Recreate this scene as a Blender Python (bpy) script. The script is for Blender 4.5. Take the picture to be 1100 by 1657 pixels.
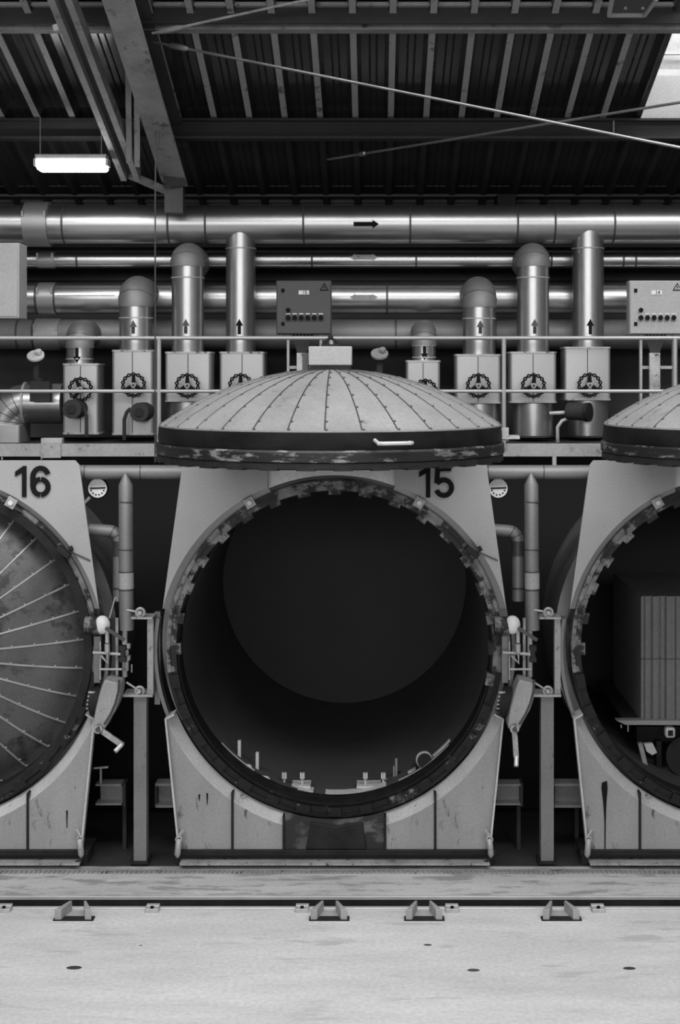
import bpy, math, random
from mathutils import Vector, Matrix
for o in list(bpy.data.objects): bpy.data.objects.remove(o, do_unlink=True)
SC = bpy.context.scene
COL = SC.collection
PI = math.pi
FPX = 2304.0; CXP = 607.0; CYP = 600.0; EYE = 4.17

# ------------------------------------------------------------------ camera
cam_d = bpy.data.cameras.new('camera'); cam = bpy.data.objects.new('camera', cam_d); COL.objects.link(cam)
cam.location = (0, 0, EYE); cam.rotation_euler = (PI/2, 0, 0)
cam_d.sensor_fit = 'AUTO'; cam_d.sensor_width = 36.0
cam_d.lens = FPX/1657*36
cam_d.shift_x = -(CXP-550)/1657; cam_d.shift_y = -(828.5-CYP)/1657
cam_d.clip_end = 300
SC.camera = cam
# ------------------------------------------------------------------ world, lights, exposure
w = bpy.data.worlds.new('world'); SC.world = w; w.use_nodes = True
bg = w.node_tree.nodes['Background']; bg.inputs[1].default_value = 1.0
_tc = w.node_tree.nodes.new('ShaderNodeTexCoord'); _sx = w.node_tree.nodes.new('ShaderNodeSeparateXYZ'); _rp = w.node_tree.nodes.new('ShaderNodeValToRGB')
w.node_tree.links.new(_tc.outputs['Generated'], _sx.inputs[0]); w.node_tree.links.new(_sx.outputs[2], _rp.inputs[0]); w.node_tree.links.new(_rp.outputs[0], bg.inputs[0])
_rp.color_ramp.elements[0].position = 0.0; _rp.color_ramp.elements[0].color = (.05,.05,.05,1)      # ground half dark, sky overcast
_rp.color_ramp.elements[1].position = 0.12; _rp.color_ramp.elements[1].color = (.13,.13,.13,1)
_e = _rp.color_ramp.elements.new(.5); _e.color = (.45,.45,.45,1)
SC.view_settings.view_transform = 'Standard'; SC.view_settings.look = 'None'
SC.view_settings.gamma = 1; SC.view_settings.use_curve_mapping = False
SC.view_settings.exposure = 0.0
def area(name, loc, rot, sx, sy, power):
    d = bpy.data.lights.new(name, 'AREA'); d.shape = 'RECTANGLE'; d.size = sx; d.size_y = sy; d.energy = power
    o = bpy.data.objects.new(name, d); COL.objects.link(o); o.location = loc; o.rotation_euler = rot
    return o
area('rooflight_strip', (0.5, 5.5, 10.2), (math.radians(18), 0, 0), 16, 3.0, 1500)
area('window_wall', (-2, -9, 6.3), (math.radians(84), 0, 0), 18, 2.6, 960)
area('rooflight_right', (3.7, 12.0, 8.9), (math.radians(30), 0, 0), 1.8, 1.2, 95)

# ------------------------------------------------------------------ helpers
def P(x, y, Y): return Vector(((x-CXP)*Y/FPX, Y, EYE+(CYP-y)*Y/FPX))
def zy(y, Y): return EYE+(CYP-y)*Y/FPX
def xx(x, Y): return (x-CXP)*Y/FPX
class MB:
    def __init__(s): s.v = []; s.f = []
    def add(s, vs, fs):
        n = len(s.v); s.v += [Vector(a) for a in vs]; s.f += [tuple(i+n for i in q) for q in fs]; return s
    def box(s, x0, x1, y0, y1, z0, z1):
        return s.add([(x0,y0,z0),(x1,y0,z0),(x1,y1,z0),(x0,y1,z0),(x0,y0,z1),(x1,y0,z1),(x1,y1,z1),(x0,y1,z1)],
                     [(0,3,2,1),(4,5,6,7),(0,1,5,4),(1,2,6,5),(2,3,7,6),(3,0,4,7)])
    def pbox(s, px0, px1, py0, py1, Y, d):          # front face on plane Y
        return s.box(xx(px0,Y), xx(px1,Y), Y, Y+d, zy(py1,Y), zy(py0,Y))
    def obox(s, c, size, M=None):
        M = M or Matrix.Identity(3); c = Vector(c); a, b, d = [q/2 for q in size]
        vs = [c+M@Vector(t) for t in ((-a,-b,-d),(a,-b,-d),(a,b,-d),(-a,b,-d),(-a,-b,d),(a,-b,d),(a,b,d),(-a,b,d))]
        return s.add(vs, [(0,3,2,1),(4,5,6,7),(0,1,5,4),(1,2,6,5),(2,3,7,6),(3,0,4,7)])
    def beam(s, p0, p1, wd, ht, up=(0,0,1)):
        p0 = Vector(p0); p1 = Vector(p1); d = p1-p0; y = d.normalized(); x = y.cross(Vector(up)).normalized(); z = x.cross(y)
        M = Matrix((x, y, z)).transposed()
        return s.obox((p0+p1)/2, (wd, d.length, ht), M)
    def cyl(s, p0, p1, r, r1=None, n=24): return s.tube([p0, p1], [r, r if r1 is None else r1], n)
    def tube(s, pts, r, n=16, caps=True):
        pts = [Vector(p) for p in pts]; m = len(pts)
        rr = r if isinstance(r, (list, tuple)) else [r]*m
        T = []
        for i in range(m):
            a = pts[max(i-1,0)]; b = pts[min(i+1,m-1)]
            if 0 < i < m-1: t = (pts[i]-a).normalized()+(b-pts[i]).normalized()
            else: t = b-a
            T.append(t.normalized())
        ref = Vector((0,0,1)) if abs(T[0].z) < .9 else Vector((1,0,0))
        u = T[0].cross(ref).normalized(); vs = []
        for i in range(m):
            u = (u-T[i]*u.dot(T[i])).normalized(); v = T[i].cross(u)
            for k in range(n):
                a = 2*PI*k/n; vs.append(pts[i]+(u*math.cos(a)+v*math.sin(a))*rr[i])
        fs = [(i*n+k, i*n+(k+1)%n, (i+1)*n+(k+1)%n, (i+1)*n+k) for i in range(m-1) for k in range(n)]
        if caps: fs += [tuple(reversed(range(n))), tuple(range((m-1)*n, m*n))]
        return s.add(vs, fs)
    def prism(s, poly, y0, y1):                     # poly (x,z) extruded along Y
        n = len(poly); vs = [(a,y0,b) for a,b in poly]+[(a,y1,b) for a,b in poly]
        fs = [tuple(range(n)), tuple(reversed(range(n,2*n)))]+[(i,i+n,(i+1)%n+n,(i+1)%n) for i in range(n)]
        return s.add(vs, fs)
    def strip(s, A, B, y0, y1):                     # band between two (x,z) polylines of equal length, extruded along Y
        n = len(A); vs = [(a,y0,b) for a,b in A]+[(a,y0,b) for a,b in B]+[(a,y1,b) for a,b in A]+[(a,y1,b) for a,b in B]
        fs = []
        for i in range(n-1):
            fs += [(i,i+1,n+i+1,n+i),(2*n+i,3*n+i,3*n+i+1,2*n+i+1),(i,2*n+i,2*n+i+1,i+1),(n+i,n+i+1,3*n+i+1,3*n+i)]
        fs += [(0,n,3*n,2*n),(n-1,3*n-1,4*n-1,2*n-1)]
        return s.add(vs, fs)
    def lathe(s, prof, o=(0,0,0), axis='z', n=64, a0=0, a1=2*PI, closed=False):
        o = Vector(o); full = abs(a1-a0-2*PI) < 1e-6; m = len(prof); na = n if full else n+1; vs = []
        for k in range(na):
            a = a0+(a1-a0)*k/n; c, q = math.cos(a), math.sin(a)
            for r, h in prof:
                vs.append(o+(Vector((r*c, r*q, h)) if axis == 'z' else Vector((r*c, h, r*q))))
        fs = []
        for k in range(n):
            k2 = (k+1) % na
            for i in range(m if closed else m-1):
                j = (i+1) % m
                fs.append((k*m+i, k2*m+i, k2*m+j, k*m+j))
        if closed and not full: fs += [tuple(range(m)), tuple(reversed(range(n*m, n*m+m)))]
        return s.add(vs, fs)
    def sphere(s, c, r, n=14, m=8, sc=(1,1,1), half=False):
        pr = []
        for i in range(m+1):
            t = -PI/2*(0 if half else 1)+(PI/2 if half else PI)*i/m; pr.append((max(r*math.cos(t),1e-5), r*math.sin(t)))
        k = len(s.v); s.lathe(pr, (0,0,0), 'z', n)
        for i in range(k, len(s.v)):
            v = s.v[i]; s.v[i] = Vector((v.x*sc[0]+c[0], v.y*sc[1]+c[1], v.z*sc[2]+c[2]))
        return s
    def torus(s, c, R, r, axis='y', n=32, m=10):
        pr = [(R+r*math.cos(2*PI*i/m), r*math.sin(2*PI*i/m)) for i in range(m)]
        return s.lathe(pr, c, axis, n, closed=True)
ORG = {}
def finish(o, bevel=0, ang=35):
    me = o.data
    import bmesh
    bm = bmesh.new(); bm.from_mesh(me); bmesh.ops.recalc_face_normals(bm, faces=bm.faces); bm.to_mesh(me); bm.free()
    me.polygons.foreach_set('use_smooth', [True]*len(me.polygons)); me.set_sharp_from_angle(angle=math.radians(ang))
    if bevel:
        b = o.modifiers.new('bevel', 'BEVEL'); b.width = bevel; b.segments = 2; b.limit_method = 'ANGLE'; b.angle_limit = math.radians(40)
def part(name, mb, m, parent, bevel=0, label=None, local=False, ang=35):
    org = Vector((0,0,0)) if local else ORG[parent.name]
    me = bpy.data.meshes.new(name); me.from_pydata([tuple(v-org) for v in mb.v], [], mb.f); me.materials.append(m); me.update()
    o = bpy.data.objects.new(name, me); COL.objects.link(o); o.parent = parent; ORG[o.name] = org
    finish(o, bevel, ang)
    if label: o['label'] = label
    return o
def tag(o, label, cat, group=None):
    o['label'] = label; o['category'] = cat
    if group: o['group'] = group
    return o
def empty(name, loc, label, cat, group=None):
    o = bpy.data.objects.new(name, None); COL.objects.link(o); o.location = loc; o.empty_display_size = .1; ORG[o.name] = Vector(loc)
    return tag(o, label, cat, group)
def solo(name, mb, m, label, cat, group=None, bevel=0, ang=35):
    lo = [min(v[i] for v in mb.v) for i in range(3)]; hi = [max(v[i] for v in mb.v) for i in range(3)]
    org = Vector(((lo[0]+hi[0])/2, (lo[1]+hi[1])/2, lo[2]))
    me = bpy.data.meshes.new(name); me.from_pydata([tuple(v-org) for v in mb.v], [], mb.f); me.materials.append(m); me.update()
    o = bpy.data.objects.new(name, me); COL.objects.link(o); o.location = org; ORG[o.name] = org
    finish(o, bevel, ang); return tag(o, label, cat, group)
def struct(name, mb, m, bevel=0):
    o = solo(name, mb, m, name, 'x', bevel=bevel); del o['category']; del o['label']; o['kind'] = 'structure'; return o
def dup(o, d=(0,0,0), label=None, parent=None):
    c = o.copy(); COL.objects.link(c)
    if parent: c.parent = parent
    else: c.location = Vector(o.location)+Vector(d); ORG[c.name] = Vector(c.location)
    if label: c['label'] = label
    for ch in list(o.children): dup(ch, parent=c)
    return c
def text(s, size, depth=.002):
    cu = bpy.data.curves.new('t', 'FONT'); cu.body = s; cu.size = size; cu.extrude = depth; cu.align_x = 'CENTER'; cu.align_y = 'CENTER'
    o = bpy.data.objects.new('t', cu); COL.objects.link(o); dg = bpy.context.evaluated_depsgraph_get(); dg.update()
    me = bpy.data.meshes.new_from_object(o.evaluated_get(dg)); b = MB()
    b.v = [Vector((v.co.x, -v.co.z, v.co.y)) for v in me.vertices]; b.f = [tuple(p.vertices) for p in me.polygons]
    bpy.data.objects.remove(o, do_unlink=True); bpy.data.meshes.remove(me); return b
def shift(b, d):
    b.v = [v+Vector(d) for v in b.v]; return b

# ------------------------------------------------------------------ materials
def mat(name, col, rough=.6, metal=0.0, var=.25, scale=(3,3,3), dirt=None, dirtcol=.02, dscale=(4,4,4), bump=.0, spec=.5, fine=0, fv=.2, rv=.05):
    m = bpy.data.materials.new(name); m.use_nodes = True; nt = m.node_tree; N = nt.nodes; L = nt.links
    b = N['Principled BSDF']; b.inputs['Metallic'].default_value = metal; b.inputs['Specular IOR Level'].default_value = spec
    tc = N.new('ShaderNodeTexCoord')
    def noise(sc, det=6, rg=.6):
        mp = N.new('ShaderNodeMapping'); mp.inputs['Scale'].default_value = sc; L.new(tc.outputs['Object'], mp.inputs[0])
        n = N.new('ShaderNodeTexNoise'); n.inputs['Scale'].default_value = 1; n.inputs['Detail'].default_value = det; n.inputs['Roughness'].default_value = rg
        L.new(mp.outputs[0], n.inputs[0]); return n.outputs[0]
    def ramp(src, a, ca, bb, cb):
        r = N.new('ShaderNodeValToRGB'); r.color_ramp.elements[0].position = a; r.color_ramp.elements[1].position = bb
        r.color_ramp.elements[0].color = (ca,ca,ca,1); r.color_ramp.elements[1].color = (cb,cb,cb,1); L.new(src, r.inputs[0]); return r.outputs[0]
    n1 = noise(scale)
    c = ramp(n1, .3, col*(1-var), .7, min(col*(1+var), 1))
    if fine:
        n3 = noise((fine,fine,fine), 3)
        mx = N.new('ShaderNodeMix'); mx.data_type = 'RGBA'; mx.blend_type = 'MULTIPLY'; mx.inputs[0].default_value = 1
        L.new(c, mx.inputs[6]); L.new(ramp(n3, .3, 1-fv, .7, 1.0), mx.inputs[7]); c = mx.outputs[2]
    if dirt is not None:
        n2 = noise(dscale, 9, .68)
        mx = N.new('ShaderNodeMix'); mx.data_type = 'RGBA'; L.new(ramp(n2, dirt, 1, dirt+.07, 0), mx.inputs[0])
        L.new(c, mx.inputs[6]); mx.inputs[7].default_value = (dirtcol,dirtcol,dirtcol,1); c = mx.outputs[2]
    L.new(c, b.inputs['Base Color'])
    L.new(ramp(n1, .3, max(rough-rv,.05), .7, min(rough+rv,1)), b.inputs['Roughness'])
    if bump:
        bp = N.new('ShaderNodeBump'); bp.inputs['Strength'].default_value = bump; bp.inputs['Distance'].default_value = .01
        L.new(noise(tuple(4*q for q in scale)), bp.inputs['Height']); L.new(bp.outputs[0], b.inputs['Normal'])
    return m
M = {}
M['concrete'] = mat('concrete', .54, .75, var=.12, scale=(.9,3.2,2), dirt=.36, dirtcol=.38, dscale=(1.2,5,3), bump=.1, fine=30)
M['concrete_far'] = mat('concrete_far', .46, .8, var=.14, scale=(1.2,7,2), dirt=.42, dirtcol=.24, dscale=(2,9,3), bump=.2, fine=40)
M['pit'] = mat('pit', .07, .8)
M['rail_steel'] = mat('rail_steel', .55, .45, .5, var=.1)
M['panel'] = mat('panel', .345, .5, var=.06, scale=(2,2,2), fine=60, fv=.12)
M['skirt'] = mat('skirt', .31, .55, var=.12, scale=(3,3,1.2), dirt=.35, dirtcol=.06, dscale=(9,9,2.5), fine=50)
M['skirt_dirty'] = mat('skirt_dirty', .09, .6, var=.6, scale=(3,3,3), dirt=.50, dirtcol=.015, dscale=(3,3,5), fine=50)
M['lip'] = mat('lip', .52, .5, var=.10, dirt=.30, dirtcol=.10, dscale=(7,7,7), fine=50)
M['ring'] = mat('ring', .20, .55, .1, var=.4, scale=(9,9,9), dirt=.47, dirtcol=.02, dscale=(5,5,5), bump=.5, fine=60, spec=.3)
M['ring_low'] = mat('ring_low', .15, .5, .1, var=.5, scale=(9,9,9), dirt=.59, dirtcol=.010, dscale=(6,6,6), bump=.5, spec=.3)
M['post_dark'] = mat('post_dark', .20, .55, .1, var=.15, scale=(4,4,2), dirt=.33, dirtcol=.08, dscale=(8,8,8), fine=50)
M['shell'] = mat('shell', .30, .33, .8, var=.2)
M['beam'] = mat('beam', .035, .7, .0, var=.2, scale=(4,4,4), fine=40, spec=.2)
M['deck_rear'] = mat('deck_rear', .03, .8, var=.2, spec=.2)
M['rib_lit'] = mat('rib_lit', .30, .6, var=.1, scale=(3,3,3), dirt=.36, dirtcol=.08, dscale=(5,5,5), fine=40)
M['gap_shade'] = mat('gap_shade', .010, .85, var=.1, spec=.2)
M['grime'] = mat('grime', .016, .6, .0, var=.4, scale=(6,6,6), bump=.3, spec=.2)
M['black'] = mat('black', .035, .8, var=.2, spec=.15)
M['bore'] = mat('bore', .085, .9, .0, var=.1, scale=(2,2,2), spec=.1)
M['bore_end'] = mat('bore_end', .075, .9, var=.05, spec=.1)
M['dome'] = mat('dome', .28, .6, .1, var=.14, scale=(2.2,2.2,2.2), dirt=.35, dirtcol=.16, dscale=(2.6,2.6,2.6), fine=40)
M['dome_closed'] = mat('dome_closed', .088, .45, .25, var=.4, scale=(1.6,1.6,1.6), dirt=.42, dirtcol=.025, dscale=(2.4,2.4,2.4), fine=40)
M['seam'] = mat('seam', .07, .5, .4)
M['seam_light'] = mat('seam_light', .35, .45, .4)
M['band'] = mat('band', .22, .5, .3, var=.4, scale=(3,3,9), dirt=.54, dirtcol=.015, dscale=(4,4,16), bump=.4)
M['bandtop'] = mat('bandtop', .010, .5, .0, var=.5, scale=(3,3,6), bump=.1, spec=.12)
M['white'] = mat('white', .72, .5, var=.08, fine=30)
M['alu'] = mat('alu', .50, .33, .95, var=.03, scale=(5,5,5), fine=60, fv=.1, rv=.02)
M['alu_matte'] = mat('alu_matte', .25, .6, .6, var=.05, scale=(12,12,12), fine=60, fv=.15)
M['alu_box'] = mat('alu_box', .42, .45, .7, var=.05, scale=(3,3,3), fine=60, fv=.1, rv=.02)
M['alu_dark'] = mat('alu_dark', .20, .4, .85, var=.2, scale=(4,4,4))
M['rail'] = mat('rail', .36, .45, .4, var=.1)
M['steel'] = mat('steel', .42, .5, .3, var=.25, scale=(5,5,5), dirt=.36, dirtcol=.05, dscale=(12,12,12), fine=50)
M['post'] = mat('post', .33, .55, .1, var=.15, scale=(4,4,2), dirt=.33, dirtcol=.1, dscale=(8,8,8), fine=50)
M['grey'] = mat('grey', .06, .55, var=.06, fine=60)
M['lightgrey'] = mat('lightgrey', .36, .5, var=.04, fine=60)
M['ink'] = mat('ink', .010, .8, var=.1, spec=.08)
M['deck'] = mat('deck', .085, .24, .7, var=.12, scale=(3,2,3), fine=40)
M['roofsteel'] = mat('roofsteel', .26, .6, .1, var=.25, scale=(4,4,4), dirt=.36, dirtcol=.10, dscale=(7,7,7), fine=40)
M['roofdark'] = mat('roofdark', .05, .6, .1, var=.3)
M['wall'] = mat('wall', .075, .8, var=.2, spec=.2)
M['block'] = mat('block', .22, .85, var=.1, fine=40)
m = bpy.data.materials.new('lamp_glow'); m.use_nodes = True; b_ = m.node_tree.nodes['Principled BSDF']
b_.inputs['Emission Color'].default_value = (1,1,1,1); b_.inputs['Emission Strength'].default_value = 18; M['glow'] = m
m = bpy.data.materials.new('glass'); m.use_nodes = True; b_ = m.node_tree.nodes['Principled BSDF']
b_.inputs['Transmission Weight'].default_value = 1; b_.inputs['Roughness'].default_value = .05; b_.inputs['IOR'].default_value = 1.02; M['glass'] = m

# ================================================================== STRUCTURE
S = 3.432
def fY(y): return EYE*FPX/(y-CYP)
struct('floor', MB().box(-9, 9, -10, 11.02, -.3, 0), M['concrete'])
struct('trim_1', MB().box(-9, 9, 11.30, 11.98, -.3, 0), M['concrete_far'])
struct('trim_2', MB().box(-9, 9, 11.02, 11.30, -.3, -.13), M['pit'])
struct('trim_3', MB().box(-9, 9, 11.98, 18.3, -.3, 0), M['black'])
# far wall with horizontal cladding ribs
b = MB().box(-9, 9, 15.4, 15.6, 3.45, 6.3)
for i in range(14): b.box(-9, 9, 15.33, 15.42, 4.9+.1*i*1.2, 4.9+.1*i*1.2+.035)
struct('wall_back', b, M['wall'])
struct('wall_rear', MB().box(-9, 9, 18.3, 18.5, -.3, 3.45), M['wall'])
struct('ceiling_low', MB().box(-9, 9, 15.6, 18.3, 3.45, 3.6), M['wall'])
# dark sheets added between the vessels, standing in for the shade there
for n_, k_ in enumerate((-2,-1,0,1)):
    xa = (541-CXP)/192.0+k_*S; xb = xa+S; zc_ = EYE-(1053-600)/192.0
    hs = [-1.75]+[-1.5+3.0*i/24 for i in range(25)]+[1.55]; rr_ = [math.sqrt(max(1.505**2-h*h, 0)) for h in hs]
    struct('gap_sheet', MB().strip([(xa+r_, zc_+h) for r_, h in zip(rr_, hs)], [(xb-r_, zc_+h) for r_, h in zip(rr_, hs)], 13.4, 13.45), M['gap_shade'])
# roof deck: trapezoidal sheet on a slope
RA = 6.74; RS = .323
def roofz(Y): return EYE+RA-RS*Y
def deck(X0, X1, Y0, Y1, name, m_='deck'):
    prof = [(0,0),(.052,0),(.09,.10),(.155,.10),(.165,.088),(.175,.10),(.215,.10),(.225,.088),(.235,.10),(.295,.10)]
    pitch = .3335; pts = []; x = xx(575, 13.46)-.026-pitch*20
    while x < X1:
        for a, h in prof:
            if X0 <= x+a <= X1: pts.append((x+a, h))
        x += pitch
    b = MB(); n = len(pts)
    vs = [(px_, Y, roofz(Y)+h+t) for t in (0, .01) for Y in (Y0, Y1) for px_, h in pts]
    fs = [(i, i+1, n+i+1, n+i) for i in range(n-1)]+[(2*n+i, 3*n+i, 3*n+i+1, 2*n+i+1) for i in range(n-1)]
    b.add(vs, fs); return struct(name, b, M[m_])
XSK = 2.51
cl = deck(-8, XSK, 10.2, 13.46, 'ceiling')
for i in range(-15, 8):  # strips added under the flanges, their light against the recesses put into colour
    x_ = xx(575, 13.46)+.3335*i
    if x_+.05 < XSK:
        part('rib', MB().add([(x_-.028,Y_,roofz(Y_)-t_) for t_ in (.012,0) for Y_ in (10.2,13.45)]+[(x_+.028,Y_,roofz(Y_)-t_) for t_ in (.012,0) for Y_ in (10.2,13.45)],
             [(0,1,5,4),(2,6,7,3),(0,4,6,2),(1,3,7,5),(0,2,3,1),(4,5,7,6)]), M['rib_lit'], cl)
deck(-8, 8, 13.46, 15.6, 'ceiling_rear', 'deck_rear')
deck(4.6, 8, 10.2, 13.46, 'ceiling_right')
# skylight: upstand, bars and glass
b = MB(); zr = roofz(13.46)
b.box(XSK, 4.6, 13.46, 13.50, zr-.02, zr+.40)
struct('trim_4', b, M['lightgrey'])
b = MB(); b.add([(XSK,10.2,roofz(10.2)),(XSK,13.5,roofz(13.5)),(XSK,13.5,zr+.4),(XSK,10.2,roofz(10.2)+.4),
                 (XSK-.04,10.2,roofz(10.2)),(XSK-.04,13.5,roofz(13.5)),(XSK-.04,13.5,zr+.4),(XSK-.04,10.2,roofz(10.2)+.4)],
                [(0,1,2,3),(4,7,6,5),(0,4,5,1),(1,5,6,2),(2,6,7,3),(3,7,4,0)])
struct('trim_5', b, M['roofsteel'])
wf = struct('window_1', MB().box(XSK, 4.6, 13.47, 13.51, zr+.40, zr+.46).box(XSK, 4.6, 13.46, 13.50, zr+.60, zr+.63), M['rail'])
b = MB()
for i in range(6): b.beam((2.62+i*.33, 13.49, zr+.42), (2.62+i*.33+.22, 13.49, zr+1.1), .035, .03, (0,1,0))
part('glazing_bar', b, M['rail'], wf)
b = MB(); b.box(XSK, 4.6, 13.52, 13.53, zr+.46, zr+1.2)
part('pane', b, M['glass'], wf)
struct('sky_sheet', MB().box(XSK, 4.6, 13.62, 13.66, zr+.1, zr+1.3), M['white'])  # white sheet added behind the glass in place of bright sky

# ------------------------------------------------------------------ roof steelwork
def ibeam_x(b, x0, x1, Y, ytop, ybot, fw=.12, ft=.025):
    z1 = zy(ytop, Y); z0 = zy(ybot, Y)
    b.box(x0, x1, Y, Y+fw, z1-ft, z1).box(x0, x1, Y, Y+fw, z0, z0+ft).box(x0, x1, Y+fw/2-.008, Y+fw/2+.008, z0+ft, z1-ft)
t = empty('roof_purlin', (0, 11.85, zy(48,11.85)), 'long dusty steel purlin under the roof sheeting at the top of the picture', 'purlin', 'roof purlins')
b = MB().pbox(-500, 1500, 37, 48, 11.85, .14); part('lower_flange', b, M['roofsteel'], t)
part('web', MB().pbox(-500, 1500, 8, 38, 11.72, .03), M['beam'], t)
part('upper_flange', MB().pbox(-500, 1500, 3, 9, 11.66, .14), M['roofsteel'], t)
b = MB().pbox(586, 594, -10, 44, 11.83, .02)
part('hanger_strap', b, M['roofdark'], t)
t = empty('roof_beam', (0, 13.40, zy(224,13.4)), 'deep horizontal steel beam where the roof ribs end above the pipes', 'beam')
b = MB(); ibeam_x(b, -7, 7, 13.40, 191, 224, .16, .022); part('beam_body', b, M['beam'], t)
b = MB()
for x in (-5.4,-3.9,2.24,3.9): b.box(x, x+.012, 13.41, 13.475, zy(222,13.4), zy(193,13.4))
part('stiffener', b, M['roofsteel'], t)
# eave purlins low on the wall
for y, lab in ((300, 'upper of two thin dark rails on the wall over the fat pipe'), (316, 'lower of two thin dark rails on the wall over the fat pipe')):
    solo('wall_rail', MB().box(-7, 7, 15.1, 15.33, zy(y+2,15.1), zy(y-2,15.1)), M['roofdark'], lab, 'rail', 'wall rails')
solo('cable_duct', MB().pbox(805, 834, 314, 334, 14.9, .42), M['black'], 'narrow black duct rising from behind the fat pipe', 'duct')
# rafter
def raf(dz, Y): return EYE+6.29-RS*Y+dz
t = empty('roof_rafter', (-1.95, 13.9, raf(0,13.9)), 'wide scuffed steel rafter sloping down at upper left', 'rafter')
def slope_box(b, x0, x1, Y0, Y1, dz0, dz1):
    return b.add([(x0,Y0,raf(dz0,Y0)),(x1,Y0,raf(dz0,Y0)),(x1,Y1,raf(dz0,Y1)),(x0,Y1,raf(dz0,Y1)),(x0,Y0,raf(dz1,Y0)),(x1,Y0,raf(dz1,Y0)),(x1,Y1,raf(dz1,Y1)),(x0,Y1,raf(dz1,Y1))],
                 [(0,3,2,1),(4,5,6,7),(0,1,5,4),(1,2,6,5),(2,3,7,6),(3,0,4,7)])
part('lower_flange', slope_box(MB(), -2.07, -1.83, 9.8, 13.9, 0, .025), M['roofsteel'], t)
part('upper_flange', slope_box(MB(), -2.07, -1.83, 9.8, 13.9, .38, .40), M['roofdark'], t)
part('web', slope_box(MB(), -1.96, -1.94, 9.8, 13.9, .025, .38), M['roofdark'], t)
part('end_gusset', MB().beam(P(262,215,13.3), P(285,300,13.8), .2, .03, (0,1,0)), M['roofdark'], t)
part('column', MB().box(-2.05, -1.87, 13.85, 14.0, zy(345,13.9), raf(0,13.9)), M['roofdark'], t)
t = empty('roof_brace', P(215,280,13.6), 'double channel diagonal brace running down to the foot of the rafter', 'brace')
a0, a1 = P(78,-60,10.4), P(212,284,13.6)
for s_ in (-1, 1):
    o_ = Vector((s_*.065, 0, 0))
    part('channel', MB().beam(a0+o_, a1+o_, .055, .12), M['roofsteel'], t)
part('spine', MB().beam(a0+Vector((0,.01,.03)), a1+Vector((0,.01,.03)), .08, .03), M['roofdark'], t)
part('tail', MB().beam(P(212,284,13.6), P(272,310,13.9), .10, .05), M['roofsteel'], t)
b = MB().beam(P(88,48,11.3), P(112,40,11.3), .10, .05); part('splice_plate', b, M['roofsteel'], t)
t = solo('roof_strut', MB().beam(P(207,92,12.3), P(209,262,13.0), .05, .05).beam(P(221,92,12.3), P(222,268,13.0), .05, .05), M['roofsteel'],
         'short upright pair of struts between rafter and diagonal brace', 'strut')
# tie rods and cable
def rod(name, p0, p1, r, m, lab, tb=None):
    t = empty(name, p0, lab, 'tie rod')
    part('rod', MB().cyl(p0, p1, r, n=10), m, t)
    if tb:
        a = p0.lerp(p1, tb[0]); c = p0.lerp(p1, tb[1]); part('turnbuckle', MB().tube([a, a.lerp(c,.15), a.lerp(c,.85), c], [r*1.1, r*2.1, r*2.1, r*1.1], 8), m, t)
    return t
rod('tie_rod', P(246,54,11.7), P(560,-14,11.2), .011, M['roofsteel'], 'tie rod with a turnbuckle rising right from beside the rafter', (.03,.16))
rod('tie_rod', P(248,68,11.8), P(1160,251,10.4), .012, M['alu_dark'], 'long tie rod slanting down to the right across the roof ribs', (.03,.07))
rod('tie_rod', P(1160,156,10.6), P(530,258,13.3), .011, M['alu_dark'], 'tie rod climbing to the right edge below the bright skylight', (.88,.9))
t = empty('hanging_cable', P(251,740,12.5), 'thin vertical cable hanging in front of the pipes left of the open door', 'cable')
part('wire', MB().tube([P(249,215,12.5), P(252,245,12.5), P(251,330,12.5), P(251,748,12.5)], .0065, 8), M['roofdark'], t)
part('cable_clamp', MB().tube([P(254,212,12.5), P(256,225,12.5), P(252,243,12.5)], .016, 8), M['roofdark'], t)
# fluorescent lamp
t = empty('fluorescent_lamp', P(115,252,13.0), 'lit fluorescent lamp hanging on two wires at upper left', 'lamp')
Y = 13.0
part('housing', MB().pbox(56, 172, 249, 257, Y, .13), M['roofsteel'], t, .006)
part('diffuser', MB().prism([(xx(57,Y),zy(257,Y)),(xx(60,Y),zy(273,Y)),(xx(63,Y),zy(276,Y)),(xx(169,Y),zy(276,Y)),(xx(172,Y),zy(273,Y)),(xx(172,Y),zy(257,Y))], Y-.01, Y+.12), M['glow'], t, .01)
for x in (56, 172): part('end_clip', MB().pbox(x-2, x+2, 256, 268, Y-.01, .14), M['steel'], t)
for x in (65, 164): part('wire', MB().cyl(P(x,250,Y+.05), P(x,188,Y+.05), .004, n=6), M['rail'], t)
# square luminaire top right
t = empty('square_luminaire', P(1020,22,11.4), 'unlit square luminaire mounted at the top edge near the skylight', 'lamp')
Y = 11.4
fr = MB()
for a, c in (((985,24),(1042,24)), ((1042,24),(1062,-4)), ((985,24),(992,-10)), ((992,-8),(1062,-8))):
    fr.beam(P(a[0],a[1],Y if a[1] > 0 else Y-.5), P(c[0],c[1],Y if c[1] > 0 else Y-.5), .03, .04)
part('frame', fr, M['lightgrey'], t)
q = [P(987,22,Y), P(1041,22,Y), P(1060,-4,Y-.5), P(993,-8,Y-.5)]
part('diffuser', MB().add(q+[v+Vector((0,0,.03)) for v in q], [(0,1,2,3),(4,7,6,5),(0,4,5,1),(1,5,6,2),(2,6,7,3),(3,7,4,0)]), M['grey'], t)
part('bracket', MB().cyl(P(1012,15,Y-.2), P(1012,-30,Y-.2), .015), M['steel'], t)
part('bracket', MB().cyl(P(1040,15,Y-.2), P(1040,-30,Y-.2), .015), M['steel'], t)

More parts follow.
